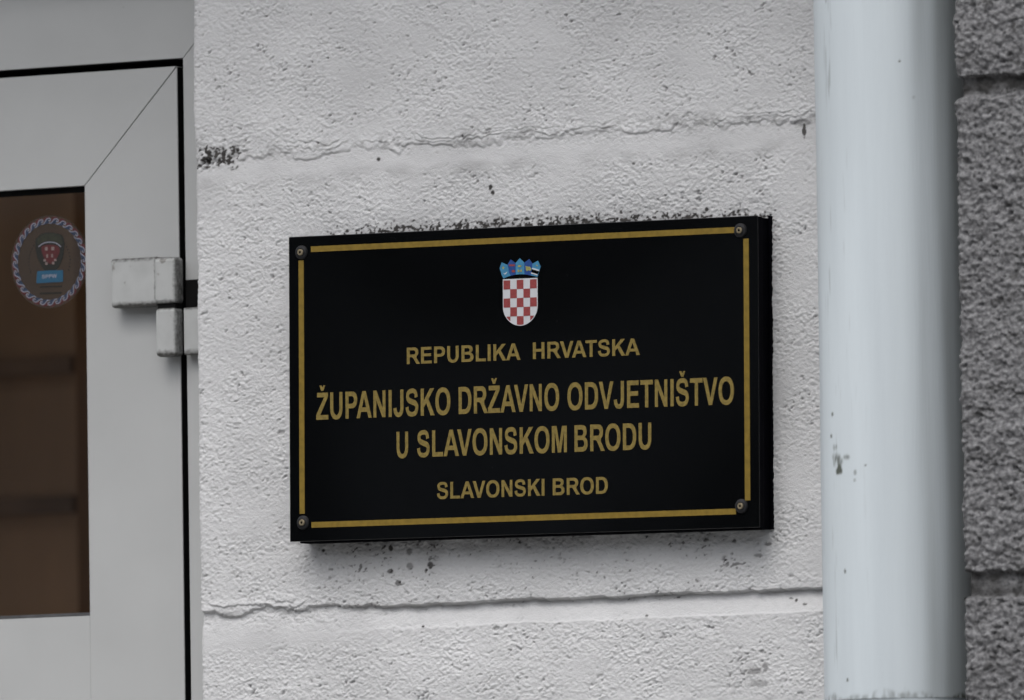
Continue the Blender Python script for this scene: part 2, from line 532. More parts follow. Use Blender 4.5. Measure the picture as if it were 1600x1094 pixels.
PX1 = XP + 0.16
pil = relief_wall('stone_pilaster', XP, PIL_D - 0.02, PX1, ZV0, ZV1 + 0.02, 0.00105, -PIL_D, h_stone, g_stone, 1,
                  [(XP + 0.0, XP + 0.9, -PIL_D + 0.003, 0.30, 0.0, ZV0), (XP, XP + 0.9, -PIL_D + 0.003, 0.30, ZV1 + 0.02, TOP),
                   (PX1 - 0.001, XP + 0.9, -PIL_D + 0.001, 0.30, ZV0, ZV1 + 0.02)], M_STONE)
tag(pil, 'unpainted dark grey rough stone pilaster right of the drainpipe', 'pilaster')


# ------------------------------------------------------------------ drainpipe
PR = 0.0728
PCY = -(PR + 0.012)
PCX = hit(1399, 547, PCY)[0]
_, Z_COL = hit(1400, 1090, PCY - PR)


def pipe_mesh(name, r, z0, z1, gfun, material, parent, nseg=460, dz=0.0016):
    nz = max(2, int((z1 - z0) / dz))
    a = np.linspace(0, 2 * math.pi, nseg, endpoint=False)
    z = np.linspace(z0, z1, nz)
    A, Z = np.meshgrid(a, z)
    rr = r + 0.00018 * gnoise(A.shape, 0.00103, 0.02, 0.05)
    X = PCX + rr * np.cos(A); Y = PCY + rr * np.sin(A)
    co = np.stack([X, Y, Z], -1).reshape(-1, 3)
    g = gfun(A, Z, A.shape).reshape(-1)
    i = np.arange(nz - 1)[:, None] * nseg
    k = np.arange(nseg)[None, :]
    k2 = (k + 1) % nseg
    q = np.stack([i + k, i + k2, i + nseg + k2, i + nseg + k], -1).reshape(-1, 4)
    me = bpy.data.meshes.new(name)
    me.vertices.add(len(co)); me.vertices.foreach_set('co', co.astype(np.float32).ravel())
    me.loops.add(q.size); me.loops.foreach_set('vertex_index', q.astype(np.int32).ravel())
    me.polygons.add(len(q)); me.polygons.foreach_set('loop_start', np.arange(0, q.size, 4, dtype=np.int32))
    me.polygons.foreach_set('use_smooth', np.ones(len(q), bool))
    me.update(calc_edges=True)
    at = me.attributes.new('grime_shade', 'FLOAT', 'POINT'); at.data.foreach_set('value', g.astype(np.float32))
    return link(name, me, material, parent)


def ang_of(px):
    """angle round the pipe that shows at image column px"""
    u = (px - 1399) / 1593 / PR
    u = max(-0.999, min(0.999, u))
    # camera-right direction is (cos YAW, sin YAW); towards camera is (sin YAW, -cos YAW)
    v = math.sqrt(1 - u * u)
    x = u * math.cos(YAW) + v * math.sin(YAW); y = u * math.sin(YAW) - v * math.cos(YAW)
    return math.atan2(y, x) % (2 * math.pi)


def pblob(A, Z, px, py, sa, sz):
    a = ang_of(px)
    z = hit(px, py, PCY - PR * 0.8)[1]
    d = np.abs(A - a); d = np.minimum(d, 2 * math.pi - d) * PR
    return np.exp(-(d / sa) ** 2 - ((Z - z) / sz) ** 2)


def g_pipe(A, Z, shape):
    n = gnoise(shape, 0.00103, 0.003, 0.0025)
    n0 = gnoise(shape, 0.00103, 0.0011, 0.0015)
    st = gnoise(shape, 0.00103, 0.0006, 0.006)
    a0 = ang_of(1306)
    d = np.abs(A - a0); d = np.minimum(d, 2 * math.pi - d)
    band = np.exp(-(d / 0.36) ** 2)
    g = 0.30 * band * sstep(1.9, 3.8, st + 0.9 * gnoise(shape, 0.00103, 0.004, 0.03))
    g += 0.03 * np.clip(gnoise(shape, 0.00103, 0.02, 0.06), 0, 3)
    dr = (A - ang_of(1462) + math.pi) % (2 * math.pi) - math.pi      # green grime that also paints in the pilaster's shade
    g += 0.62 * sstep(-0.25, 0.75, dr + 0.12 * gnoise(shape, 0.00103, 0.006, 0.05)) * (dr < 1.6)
    for (px, py, sa, sz, k) in [(1305, 722, .010, .010, .75), (1308, 735, .006, .005, .9), (1320, 716, .005, .003, .6),
                                (1332, 740, .002, .003, .5), (1331, 752, .002, .002, .5), (1348, 729, .0014, .0012, .7),
                                (1409, 95, .0013, .0013, .9), (1315, 894, .0016, .0026, .9), (1498, 933, .004, .003, .9),
                                (1300, 648, .002, .0022, .8), (1298, 682, .002, .0022, .8), (1316, 1064, .0014, .0014, .8),
                                (1303, 700, .004, .004, .5), (1300, 2, .002, .004, .8), (1430, 150, .002, .002, .25)]:
        g = g + k * sstep(0.25, 0.9, pblob(A, Z, px, py, sa, sz) * (0.95 + 0.2 * n + 0.28 * n0))
    edge = Z_COL + 0.0025 + 0.0022 * gnoise(shape, 0.00103, 0.008, 0.05) + 0.006 * np.exp(-((A - ang_of(1403)) / 0.05) ** 2)
    edge = edge + 0.006 * sstep(ang_of(1440), ang_of(1500), A)
    g = g + (0.35 + 0.4 * sstep(ang_of(1430), ang_of(1490), A)) * (1 - sstep(-0.002, 0.0035, Z - edge)) * np.clip(0.8 + 0.5 * n0, 0, 1.4)
    return np.clip(g, 0, 0.92)


pipe = empty('drainpipe', (PCX, PCY, 0), 'pale blue grey round metal drainpipe with a mossy spot near its left edge', 'drainpipe')
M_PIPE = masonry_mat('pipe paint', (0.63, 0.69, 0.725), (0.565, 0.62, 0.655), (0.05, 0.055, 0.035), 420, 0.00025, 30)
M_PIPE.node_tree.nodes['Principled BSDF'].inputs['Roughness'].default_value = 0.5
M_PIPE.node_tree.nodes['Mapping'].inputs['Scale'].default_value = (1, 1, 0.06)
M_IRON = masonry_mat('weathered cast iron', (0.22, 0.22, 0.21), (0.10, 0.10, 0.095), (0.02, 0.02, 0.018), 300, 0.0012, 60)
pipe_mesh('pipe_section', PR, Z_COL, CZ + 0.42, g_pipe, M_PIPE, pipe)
pipe_mesh('pipe_section', PR - 0.0002, CZ + 0.42, TOP, lambda A, Z, s: np.zeros(s), M_PIPE, pipe, 64, 0.1)
pipe_mesh('stand_pipe', PR - 0.0012, 0.0, Z_COL, lambda A, Z, s: 0.25 * np.clip(gnoise(s, 0.00103, 0.004, 0.01), 0, 2), M_PIPE, pipe, 96, 0.01)
cl = MB()
for zz in (1.2, 3.6):
    cl = MB()
    cl.vcyl(PCX, PCY, zz, zz + 0.03, PR + 0.003, 48)
    cl.box(PCX - 0.01, PCX + 0.01, PCY, 0.0, zz + 0.005, zz + 0.025)
    cl.build('pipe_clamp', M_IRON, pipe, smooth=True)


# ------------------------------------------------------------------ door
YF = 0.088                              # plane of frame and leaf
def pf(px, py, y=YF): return hit(px, py, y)

leaf_r = pf(282, 560)[0]                # leaf's right edge
gap = 0.0078
leaf_t = pf(150, 112)[1]                # top of leaf
GW = leaf_r - pf(135.5, 560)[0]         # stile width
glass_r = leaf_r - GW
glass_t = pf(131, 290)[1]
glass_b = pf(143, 962)[1]
LEAFW = 0.94
leaf_l = leaf_r - LEAFW
glass_l = leaf_l + GW
leaf_b = 0.06
door = empty('entrance_door', ((leaf_l + leaf_r) / 2, YF, 0),
             'light grey metal entrance door with mitred frame, hinge and brown tinted window', 'door')
e = 0.00045
tt = leaf_t - glass_t
lf = MB()
lf.prism([(leaf_r, leaf_t - 2 * e), (leaf_r, leaf_b), (glass_r, leaf_b), (glass_r, glass_t - 1.4 * e)], [], YF, YF + 0.05)
lf.build('stile', M_DOOR, door, bevel=0.0005)
lf = MB()
lf.prism([(leaf_l, leaf_t - 2 * e), (glass_l, glass_t - 1.4 * e), (glass_l, leaf_b), (leaf_l, leaf_b)], [], YF, YF + 0.05)
lf.build('stile', M_DOOR, door, bevel=0.0005)
lf = MB()
lf.prism([(leaf_r - 1.5 * e, leaf_t), (glass_r - e, glass_t), (glass_l + e, glass_t), (leaf_l + 1.5 * e, leaf_t)], [], YF, YF + 0.05)
lf.build('top_rail', M_DOOR, door, bevel=0.0005)
lf = MB()
lf.box(glass_l + e * .5, glass_r - e * .5, YF + 0.0004, YF + 0.05, glass_b - 0.16, glass_b)
lf.build('middle_rail', M_DOOR, door, bevel=0.0005)
lf = MB()
lf.box(glass_l + e, glass_r - e, YF + 0.012, YF + 0.04, 0.25, glass_b - 0.163)
lf.build('lower_panel', M_DOOR, door, bevel=0.0008)
lf = MB()
lf.box(glass_l + e, glass_r - e, YF, YF + 0.05, leaf_b, 0.25)
lf.build('bottom_rail', M_DOOR, door, bevel=0.0005)
fi = leaf_r + gap; ft = leaf_t + gap
FO = XC + 0.012
FT = ft + 0.16
fr = MB()
fr.prism([(fi, 0.0), (FO, 0.0), (FO, FT - e), (FO - 0.0001, ft + (FO - fi) - e), (fi, ft - e)], [], YF, YF + 0.07)
fr.build('door_frame', M_DOOR, door, bevel=0.0005)
fr = MB()
fl_ = leaf_l - gap
fr.prism([(fi - e, ft), (FO - 0.0001, ft + (FO - fi) + e), (FO - 0.0001, FT), (fl_ - 0.08, FT), (fl_ - 0.08, ft + 0.08 + e), (fl_ + e, ft)], [], YF, YF + 0.07)
fr.build('door_frame', M_DOOR, door, bevel=0.0005)
fr = MB()
fr.prism([(fl_, 0.0), (fl_, ft - e), (fl_ - 0.08, ft + 0.08 - e), (fl_ - 0.08, 0.0)], [], YF, YF + 0.07)
fr.build('door_frame', M_DOOR, door, bevel=0.0005)
gk = MB()
gk.box(leaf_r - 0.001, fi + 0.001, YF + 0.030, YF + 0.034, 0.0, ft + 0.001)
gk.box(fl_ - 0.001, leaf_l + 0.001, YF + 0.030, YF + 0.034, 0.0, ft + 0.001)
gk.box(leaf_l + 0.002, leaf_r - 0.002, YF + 0.030, YF + 0.034, leaf_t - 0.001, ft + 0.001)
gk.box(fi - 0.002, FO - 0.002, YF + 0.006, YF + 0.012, ft - 0.002, ft + 0.09)
gk.box(leaf_r - 0.0018, leaf_r - 0.0002, YF + 0.004, YF + 0.0295, leaf_b, leaf_t - 0.004) if False else None
gk.box(glass_r - 0.002, leaf_r - 0.004, YF + 0.004, YF + 0.045, glass_t - 0.01, leaf_t - 0.003)
gk.box(glass_r - 0.004, glass_r + 0.004, YF + 0.003, YF + 0.045, glass_b - 0.15, glass_b - 0.01)
gk.box(leaf_r + 0.0001, leaf_r + 0.0006, YF + 0.0010, YF + 0.0295, leaf_b, leaf_t - 0.001)
gk.box(leaf_l, leaf_r - 0.001, YF + 0.0016, YF + 0.0295, ft - 0.0006, ft - 0.0001)
gk.build('seal', M_GASKET, door)
# glazing bead and seal
gb = 0.0038
s_ = MB()
s_.box(glass_l, glass_r, YF + 0.008, YF + 0.013, glass_t - gb - 0.002, glass_t)
s_.box(glass_r - 0.0012, glass_r, YF + 0.008, YF + 0.013, glass_b + gb, glass_t - gb - 0.0021)
s_.box(glass_l, glass_l + gb, YF + 0.008, YF + 0.013, glass_b + gb, glass_t - gb - 0.0021)
s_.build('glazing_seal', M_GASKET, door)
s_ = MB()
s_.box(glass_l, glass_r, YF + 0.0005, YF + 0.013, glass_b, glass_b + gb * 0.9)
s_.build('glazing_seal', M_GASKET2, door)
# glass
mg = bpy.data.materials.new('tinted glass'); mg.use_nodes = True
n, l = mg.node_tree.nodes, mg.node_tree.links
n.clear()
o_ = n.new('ShaderNodeOutputMaterial'); tr = n.new('ShaderNodeBsdfTransparent'); gl = n.new('ShaderNodeBsdfGlossy')
tr.inputs[0].default_value = (0.86, 0.82, 0.77, 1); gl.inputs['Roughness'].default_value = 0.02
fz = n.new('ShaderNodeFresnel'); fz.inputs[0].default_value = 1.55
mxs = n.new('ShaderNodeMixShader')
l.new(fz.outputs[0], mxs.inputs[0]); l.new(tr.outputs[0], mxs.inputs[1]); l.new(gl.outputs[0], mxs.inputs[2]); l.new(mxs.outputs[0], o_.inputs[0])
g_ = MB()
g_.add([(glass_l, YF + 0.013, glass_b), (glass_r + 0.0, YF + 0.013, glass_b), (glass_r, YF + 0.013, glass_t), (glass_l, YF + 0.013, glass_t)], [(0, 1, 2, 3)])
g_.build('glass_pane', mg, door)
# hinge
hy = YF - 0.020
hin = MB()
x0, zt0 = hit(172, 404.5, hy + 0.002); x1, zb0 = hit(240, 478, hy + 0.002)
hin.box(x0, x1 + 0.004, hy + 0.002, YF - 0.0003, zb0, zt0)
HG = hin.build('hinge', M_HINGE, door, bevel=0.003)
bx0_ = hit(239.5, 440, hy)[0]; bx1_ = bx0_ + 0.0262
zt1 = hit(258, 401.5, hy)[1]; zb1 = hit(258, 475, hy)[1]
b_ = MB(); b_.box(bx0_, bx1_, hy, hy + 0.0175, zb1, zt1)
b_.build('hinge_barrel', M_HINGE, HG, bevel=0.004)
zt2 = hit(258, 481, hy)[1]; zb2 = hit(258, 557, hy)[1]
b_ = MB(); b_.box(bx0_ + 0.0013, bx1_ - 0.0008, hy, hy + 0.0165, zb2, zt2)
b_.build('hinge_barrel', M_HINGE, HG, bevel=0.0035)
b_ = MB()
b_.box(bx0_ + 0.003, bx1_ - 0.002, hy + 0.003, hy + 0.0165, zt2 - 0.001, zb1 + 0.001)
b_.build('hinge_pin', M_GASKET, HG)
b_ = MB()
b_.box(hit(288.5, 500, YF - 0.010)[0], XC + 0.004, YF - 0.012, YF - 0.0003, zb2 + 0.001, zt2 - 0.0005)
b_.build('plate_and_shade', M_HINGE, HG, bevel=0.001)
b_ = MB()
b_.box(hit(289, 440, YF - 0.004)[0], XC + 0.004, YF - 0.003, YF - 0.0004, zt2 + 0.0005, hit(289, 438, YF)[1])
b_.build('plate_and_shade', M_GASKET, HG)  # black slab standing in for the shadow between hinge and wall

add_dirt(M_HINGE, [('Z', zt1, 0.006, 0.84), ('Z', zb1, 0.009, 0.95), ('Z', zb2, 0.012, 1.02), ('Z', zt2, 0.006, 0.92), ('X', bx0_ + 0.0008, 0.004, 0.68),
                   ('X', bx1_, 0.007, 0.78)])
# sticker on the window
YS = YF + 0.0122
scx, scz = hit(77.5, 409, YS)
SR = 0.0448
stk = empty('window_sticker', (scx, YS, scz), 'round red, white and blue wave bordered sticker with a beret badge on the door glass', 'sticker')
mfilm = bpy.data.materials.new('clear film'); mfilm.use_nodes = True
n, l = mfilm.node_tree.nodes, mfilm.node_tree.links
pb = n['Principled BSDF']; pb.inputs['Base Color'].default_value = (0.10, 0.095, 0.09, 1); pb.inputs['Roughness'].default_value = 0.5
tr = n.new('ShaderNodeBsdfTransparent'); mxs = n.new('ShaderNodeMixShader'); mxs.inputs[0].default_value = 0.16
l.new(tr.outputs[0], mxs.inputs[1]); l.new(pb.outputs[0], mxs.inputs[2]); l.new(mxs.outputs[0], n['Material Output'].inputs[0])
S_BLUE = mat('faded blue print', (0.03, 0.045, 0.085), 0.5, 0.3, 400)
S_RED = mat('faded red print', (0.10, 0.018, 0.02), 0.5, 0.3, 400)
S_WHT = mat('faded white print', (0.30, 0.30, 0.36), 0.5, 0.15, 400)
S_DARK = mat('badge olive black', (0.016, 0.016, 0.012), 0.6, 0.4, 500)
S_OLIV = mat('badge olive', (0.030, 0.032, 0.018), 0.6, 0.4, 300)
S_RIB = mat('ribbon blue', (0.02, 0.10, 0.18), 0.5, 0.2, 300)
S_PINK = mat('badge pink white', (0.26, 0.20, 0.19), 0.5, 0.2, 300)


def disc(r, n_=96): return [(scx + r * math.cos(2 * math.pi * k / n_), scz + r * math.sin(2 * math.pi * k / n_)) for k in range(n_)]


def stroke(pts, w):
    """closed polygon round a polyline; w = width or list of widths"""
    n_ = len(pts)
    ws = w if isinstance(w, list) else [w] * n_
    Lf, Rt = [], []
    for i, (x, z) in enumerate(pts):
        a = pts[max(0, i - 1)]; b = pts[min(n_ - 1, i + 1)]
        dx, dz = b[0] - a[0], b[1] - a[1]
        d = math.hypot(dx, dz) or 1
        nx_, nz_ = -dz / d * ws[i] / 2, dx / d * ws[i] / 2
        Lf.append((x + nx_, z + nz_)); Rt.append((x - nx_, z - nz_))
    return Lf + Rt[::-1]


def spline(P, n_=6):
    out = []
    for i in range(len(P) - 1):
        p0 = P[max(0, i - 1)]; p1 = P[i]; p2 = P[i + 1]; p3 = P[min(len(P) - 1, i + 2)]
        for k in range(n_):
            t = k / n_
            out.append(tuple(0.5 * ((2 * p1[j]) + (-p0[j] + p2[j]) * t + (2 * p0[j] - 5 * p1[j] + 4 * p2[j] - p3[j]) * t * t
                                    + (-p0[j] + 3 * p1[j] - 3 * p2[j] + p3[j]) * t ** 3) for j in (0, 1)))
    out.append(tuple(P[-1]))
    return out


f_ = MB(); f_.prism(disc(SR * 1.055), [], YS, YS + 0.0001); f_.build('clear_film', mfilm, stk)
w1, w2, w3 = MB(), MB(), MB()
NW = 28
r_in, r_out = SR * 0.86, SR * 0.985


def pol(t, r, k):
    a = -2 * math.pi * (k + t) / NW
    rr = r_in + (r_out - r_in) * r
    return (scx + rr * math.cos(a), scz + rr * math.sin(a))


for k in range(NW):
    path = spline([(-0.02, 0.16), (0.25, 0.10), (0.50, 0.45), (0.72, 0.88), (1.0, 1.0), (1.22, 0.82), (1.20, 0.55), (1.04, 0.50), (1.0, 0.66)], 4)
    w1.prism(stroke([pol(t, r, k) for t, r in path], 0.00085), [], YS - 0.0006, YS - 0.0004)
    w2.prism([pol(t, r, k) for t, r in [(0.35, 0.42), (0.55, 0.8), (0.8, 1.06), (1.1, 1.1), (0.9, 1.32), (0.6, 1.28), (0.35, 1.1), (0.25, 0.8)]], [],
             YS - 0.0002, YS - 0.0001)
    w3.prism([pol(t, r, k) for t, r in [(-0.05, 0.12), (0.3, 0.08), (0.55, 0.5), (0.75, 0.85), (1.0, 0.9), (1.15, 0.7), (1.0, 0.4), (0.95, 0.14),
                                       (0.6, 0.0), (0.2, -0.05)]], [], YS - 0.0004, YS - 0.0003)
w1.build('wave_line', S_WHT, stk); w2.build('wave_border', S_RED, stk); w3.build('wave_border', S_BLUE, stk)


def zs(x, y): return hit(x / 4.556, 280 + y / 4.556, YS)


def poly_px(m, pts, f, y0, y1, holes=()): m.prism([f(*p) for p in pts], [[f(*p) for p in h] for h in holes], y0, y1)


bd = MB(); poly_px(bd, spline([(255, 425), (300, 388), (365, 380), (430, 393), (457, 432), (452, 540), (425, 615), (392, 652), (322, 652), (280, 590), (258, 520), (253, 450)], 3), zs, YS - 0.0003, YS)
BG = bd.build('badge', S_DARK, stk)
bd = MB(); poly_px(bd, spline([(268, 428), (310, 396), (365, 388), (425, 402), (445, 432), (440, 465), (395, 446), (350, 442), (300, 452), (272, 465), (266, 445)], 3), zs, YS - 0.0005, YS - 0.0003)
bd.build('beret', S_OLIV, BG)
bd = MB(); bd.prism(stroke([zs(*p) for p in spline([(276, 482), (310, 458), (352, 449), (400, 455), (436, 482)], 5)], 0.0010), [], YS - 0.0007, YS - 0.0005)
bd.build('beret_trim', S_WHT, BG)
bd = MB(); poly_px(bd, spline([(298, 478), (355, 466), (415, 478), (425, 520), (400, 570), (360, 605), (322, 570), (300, 520), (297, 490)], 3), zs, YS - 0.0005, YS - 0.0003)
bd.build('chequers', S_RED, BG)
bd = MB()
for (x, y, w, h_) in [(332, 496, 18, 24), (378, 494, 20, 24), (338, 548, 11, 24), (373, 545, 11, 24), (320, 578, 16, 16), (333, 601, 16, 18), (396, 576, 16, 16), (381, 598, 16, 18)]:
    poly_px(bd, [(x - w / 2, y - h_ / 2), (x - w / 2, y + h_ / 2), (x + w / 2, y + h_ / 2), (x + w / 2, y - h_ / 2)], zs, YS - 0.0007, YS - 0.0005)
bd.build('chequers', S_PINK, BG)
bd = MB(); poly_px(bd, [(268, 655), (262, 742), (452, 732), (452, 648), (360, 650)], zs, YS - 0.0009, YS - 0.0006)
RB = bd.build('ribbon', S_RIB, stk)
bd = MB()
import random
rd = random.Random(3)
for yy in (768, 815):
    x = 285
    while x < 440:
        w = rd.uniform(5, 9)
        y_ = yy - (x - 285) * 0.03
        poly_px(bd, [(x, y_ - 7), (x, y_ + 6), (x + w, y_ + 6), (x + w, y_ - 7)], zs, YS - 0.0003, YS - 0.0001)
        x += w + rd.uniform(1.5, 4)
for sgn in (-1, 1):
    for k in range(9):
        a = math.pi / 2 + sgn * R(48 + k * 8)
        r = SR * 0.565
        px_, pz_ = scx + r * math.cos(a), scz + r * math.sin(a)
        bd.prism([(px_ + 0.0009 * math.cos(a + q), pz_ + 0.0009 * math.sin(a + q)) for q in (0.6, 2.5, 3.7, 5.6)], [], YS - 0.0003, YS - 0.0001)
bd.build('small_print', S_DARK, stk)


# ------------------------------------------------------------------ lettering
def arc(cx, cy, rx, ry, a0, a1, n_=14, p=2.25):
    o = []
    for k in range(n_ + 1):
        a = R(a0 + (a1 - a0) * k / n_)
        c, s = math.cos(a), math.sin(a)
        o.append((cx + rx * math.copysign(abs(c) ** (2 / p), c), cy + ry * math.copysign(abs(s) ** (2 / p), s)))
    return o


def G():
    g = {}
    g['H'] = (722, [[(73, 0), (73, 716), (218, 716), (218, 434), (504, 434), (504, 716), (649, 716), (649, 0), (504, 0), (504, 313), (218, 313), (218, 0)]])
    g['E'] = (667, [[(73, 0), (73, 716), (604, 716), (604, 595), (218, 595), (218, 436), (577, 436), (577, 316), (218, 316), (218, 121), (618, 121), (618, 0)]])
    g['I'] = (278, [[(68, 0), (68, 716), (213, 716), (213, 0)]])
    g['L'] = (611, [[(77, 0), (77, 716), (221, 716), (221, 121), (583, 121), (583, 0)]])
    g['T'] = (611, [[(233, 0), (233, 595), (21, 595), (21, 716), (590, 716), (590, 595), (378, 595), (378, 0)]])
    g['N'] = (722, [[(74, 0), (74, 716), (215, 716), (508, 238), (508, 716), (642, 716), (642, 0), (497, 0), (208, 467), (208, 0)]])
    g['M'] = (833, [[(71, 0), (71, 716), (287, 716), (417, 228), (545, 716), (762, 716), (762, 0), (628, 0), (628, 564), (486, 0), (347, 0), (205, 564), (205, 0)]])
    g['A'] = (722, [[(0, 0), (279, 716), (432, 716), (718, 0), (561, 0), (498, 163), (213, 163), (154, 0)], [(257, 283), (452, 283), (354, 549)]])
    g['V'] = (667, [[(0, 716), (158, 716), (338, 186), (514, 716), (667, 716), (411, 0), (256, 0)]])
    g['W'] = (944, [[(171, 0), (0, 716), (148, 716), (256, 224), (387, 716), (559, 716), (685, 216), (795, 716), (941, 716), (767, 0), (614, 0), (471, 536), (329, 0)]])
    g['K'] = (722, [[(75, 0), (75, 716), (219, 716), (219, 398), (511, 716), (706, 716), (436, 437), (720, 0), (534, 0), (336, 334), (219, 215), (219, 0)]])
    zc = [(23, 0), (23, 131), (398, 595), (63, 595), (63, 716), (577, 716), (577, 603), (208, 121), (591, 121), (591, 0)]
    car = [(175, 912), (262, 912), (312, 852), (362, 912), (449, 912), (362, 765), (262, 765)]
    g['Z'] = (611, [zc]); g['Ž'] = (611, [zc], [car])
    g['U'] = (722, [[(72, 716), (217, 716)] + arc(361, 300, 144, 189, 180, 360) + [(505, 716), (649, 716)] + arc(360.5, 300, 288.5, 312, 360, 180)])
    g['O'] = (778, [arc(391, 358, 348, 370, 0, 355, 40), arc(391, 358, 199, 247, 0, 355, 40)])
    g['D'] = (722, [[(73, 0), (73, 716)] + arc(330, 358, 350, 358, 90, -90, 24, 2.4), [(218, 121), (218, 595)] + arc(320, 358, 211, 237, 90, -90, 20, 2.4)])
    g['B'] = (722, [[(73, 0), (73, 716)] + arc(400, 537, 232, 179, 90, -60, 12) + arc(420, 201, 256, 201, 62, -90, 16),
                    [(218, 432), (218, 597)] + arc(370, 514.5, 115, 82.5, 90, -90, 12),
                    [(218, 121), (218, 313)] + arc(400, 217, 125, 96, 90, -90, 12)])
    g['P'] = (667, [[(73, 0), (73, 716)] + arc(370, 493.5, 255, 222.5, 90, -90, 18) + [(218, 271), (218, 0)],
                    [(218, 392), (218, 595)] + arc(355, 493.5, 118, 101.5, 90, -90, 12)])
    g['R'] = (722, [[(73, 0), (73, 716)] + arc(420, 512, 240, 204, 90, -55, 16) + [(560, 255), (740, 0), (565, 0), (440, 190), (380, 270), (320, 299), (218, 299), (218, 0)],
                    [(218, 413), (218, 595)] + arc(400, 504, 108, 91, 90, -90, 12)])
    g['J'] = (556, [[(340, 716), (486, 716)] + [(486, 263)] + arc(252, 240, 234, 252, 0, -178, 18) + [(22, 222), (159, 240)] + arc(250, 245, 92, 137, 180, 360, 10)])
    s = spline([(532, 496), (500, 618), (415, 662), (330, 669), (215, 650), (140, 595), (131, 510), (180, 430), (330, 378), (480, 335), (548, 265), (545, 160),
                (470, 75), (335, 49), (200, 70), (125, 145), (102, 245)], 5)
    wd = [128] * len(s)
    for i in range(len(s)):
        t = i / (len(s) - 1)
        wd[i] = 122 + 26 * math.exp(-((t - 0.52) / 0.16) ** 2) + 14 * math.exp(-(t / 0.05) ** 2) + 14 * math.exp(-((t - 1) / 0.05) ** 2)
    sg = stroke(s, wd)
    g['S'] = (667, [sg]); g['Š'] = (667, [sg], [[(x + 20, z) for x, z in car]])
    g[' '] = (278, [])
    return g


GL = G()
KERN = {('A', 'V'): -74, ('V', 'A'): -74, ('A', 'T'): -74, ('T', 'A'): -74, ('L', 'A'): 0, ('L', 'V'): -92, ('R', 'V'): -18, ('P', 'A'): -74, ('T', 'V'): 0}


def text_polys(txt):
    x, out = 0, []
    for i, ch in enumerate(txt):
        adv = GL[ch]
        for grp in adv[1:]:
            if grp: out.append([[(px + x, pz) for px, pz in c] for c in grp])
        x += adv[0]
        if i + 1 < len(txt): x += KERN.get((ch, txt[i + 1]), 0)
    xs = [p[0] for g_ in out for c in g_ for p in c]
    return out, min(xs), max(xs)


def add_text(m, txt, a, b, cap, y0, y1, tf=lambda p: p):
    """a, b = lower left and lower right of the line (x,z); cap = capital height"""
    polys, xa, xb = text_polys(txt)
    sx = (b[0] - a[0]) / (xb - xa)
    for contours in polys:
        cs = [[tf((a[0] + (x - xa) * sx, a[1] + (b[1] - a[1]) * (x - xa) / (xb - xa) + z * cap / 716.0)) for x, z in c] for c in contours]
        m.prism(cs[0], cs[1:], y0, y1)


tx = MB(); add_text(tx, 'SPPW', zs(303, 708), zs(408, 702), 27 / 4.556 / 1593, YS - 0.0011, YS - 0.0009)
tx.build('ribbon_lettering', S_WHT, RB)

# ------------------------------------------------------------------ sign
PHI = 0.0110                            # the sign hangs a little clockwise
SX, SZ = hit(818, 594, SIGN_Y)
sign = empty('wall_sign', (SX, 0, SZ), 'black glossy office nameplate with gold lettering and a chequered coat of arms', 'sign')


def sl_(px, py, y=SIGN_Y):
    """image point on the sign's face -> the sign's own untilted (x,z)"""
    x, z = hit(px, py, y)
    x -= SX; z -= SZ
    c, s = math.cos(PHI), math.sin(PHI)
    return SX + x * c - z * s, SZ + x * s + z * c


pTL, pBL = sl_(451, 372), sl_(453, 848)
pTR, pBR = sl_(1184.5, 335), sl_(1186, 823)
FX0, FX1 = (pTL[0] + pBL[0]) / 2, (pTR[0] + pBR[0]) / 2
FZ1, FZ0 = (pTL[1] + pTR[1]) / 2, (pBL[1] + pBR[1]) / 2
s1 = MB(); s1.box(FX0, FX1, SIGN_Y, -0.0285, FZ0, FZ1)
sign_parts = [s1.build('front_panel', M_BLACK, sign, bevel=0.0006)]
s1 = MB(); s1.box(FX0 + 0.0035, FX1 - 0.0045, -0.0175, 0.0012, FZ0 - 0.0012, FZ1 - 0.001)
s1.box(FX0 + 0.0008, FX1 - 0.0006, -0.0284, -0.0200, FZ0 + 0.0006, FZ1 - 0.0006)
s1.box(FX0 + 0.0055, FX1 - 0.004, -0.0199, -0.0176, FZ0 + 0.002, FZ1 - 0.003)
sign_parts.append(s1.build('back_board', M_BOARD, sign, bevel=0.0008))
jag = []
zz = FZ0 - 0.001
while zz < FZ1 + 0.002:
    jag.append((FX1 - 0.0022 + 0.0006 * abs(math.sin(zz * 311) * math.sin(zz * 97 + 1)) + rd.uniform(0, 0.0006), zz)); zz += 0.0016
s1 = MB(); s1.prism([(FX1 - 0.004, FZ0 - 0.0008)] + jag + [(FX1 - 0.004, FZ1 + 0.0015)], [], -0.0035, 0.002)
s1.build('sealant', M_BOARD, sign, bevel=0.0004)
YL = SIGN_Y - 0.0004
bw = 0.0056
bx0 = sl_(471.5, 600)[0]; bx1 = sl_(1167.3, 600)[0]
bz1 = (sl_(490, 390)[1] + sl_(1145, 359)[1]) / 2; bz0 = (sl_(490, 820)[1] + sl_(1150, 799.5)[1]) / 2
s1 = MB(); h2 = bw / 2; vw = 0.0030
s1.box(sl_(486, 390)[0], sl_(1148, 360)[0], YL, SIGN_Y + 0.0002, bz1 - h2, bz1 + h2)
s1.box(sl_(487, 820)[0], sl_(1150, 800)[0], YL, SIGN_Y + 0.0002, bz0 - h2, bz0 + h2)
s1.box(bx0 - vw, bx0 + vw, YL, SIGN_Y + 0.0002, sl_(472, 803)[1], sl_(472, 407)[1])
s1.box(bx1 - vw, bx1 + vw, YL, SIGN_Y + 0.0002, sl_(1167, 782)[1], sl_(1167, 373)[1])
sign_parts.append(s1.build('gold_border', M_GOLD, sign))
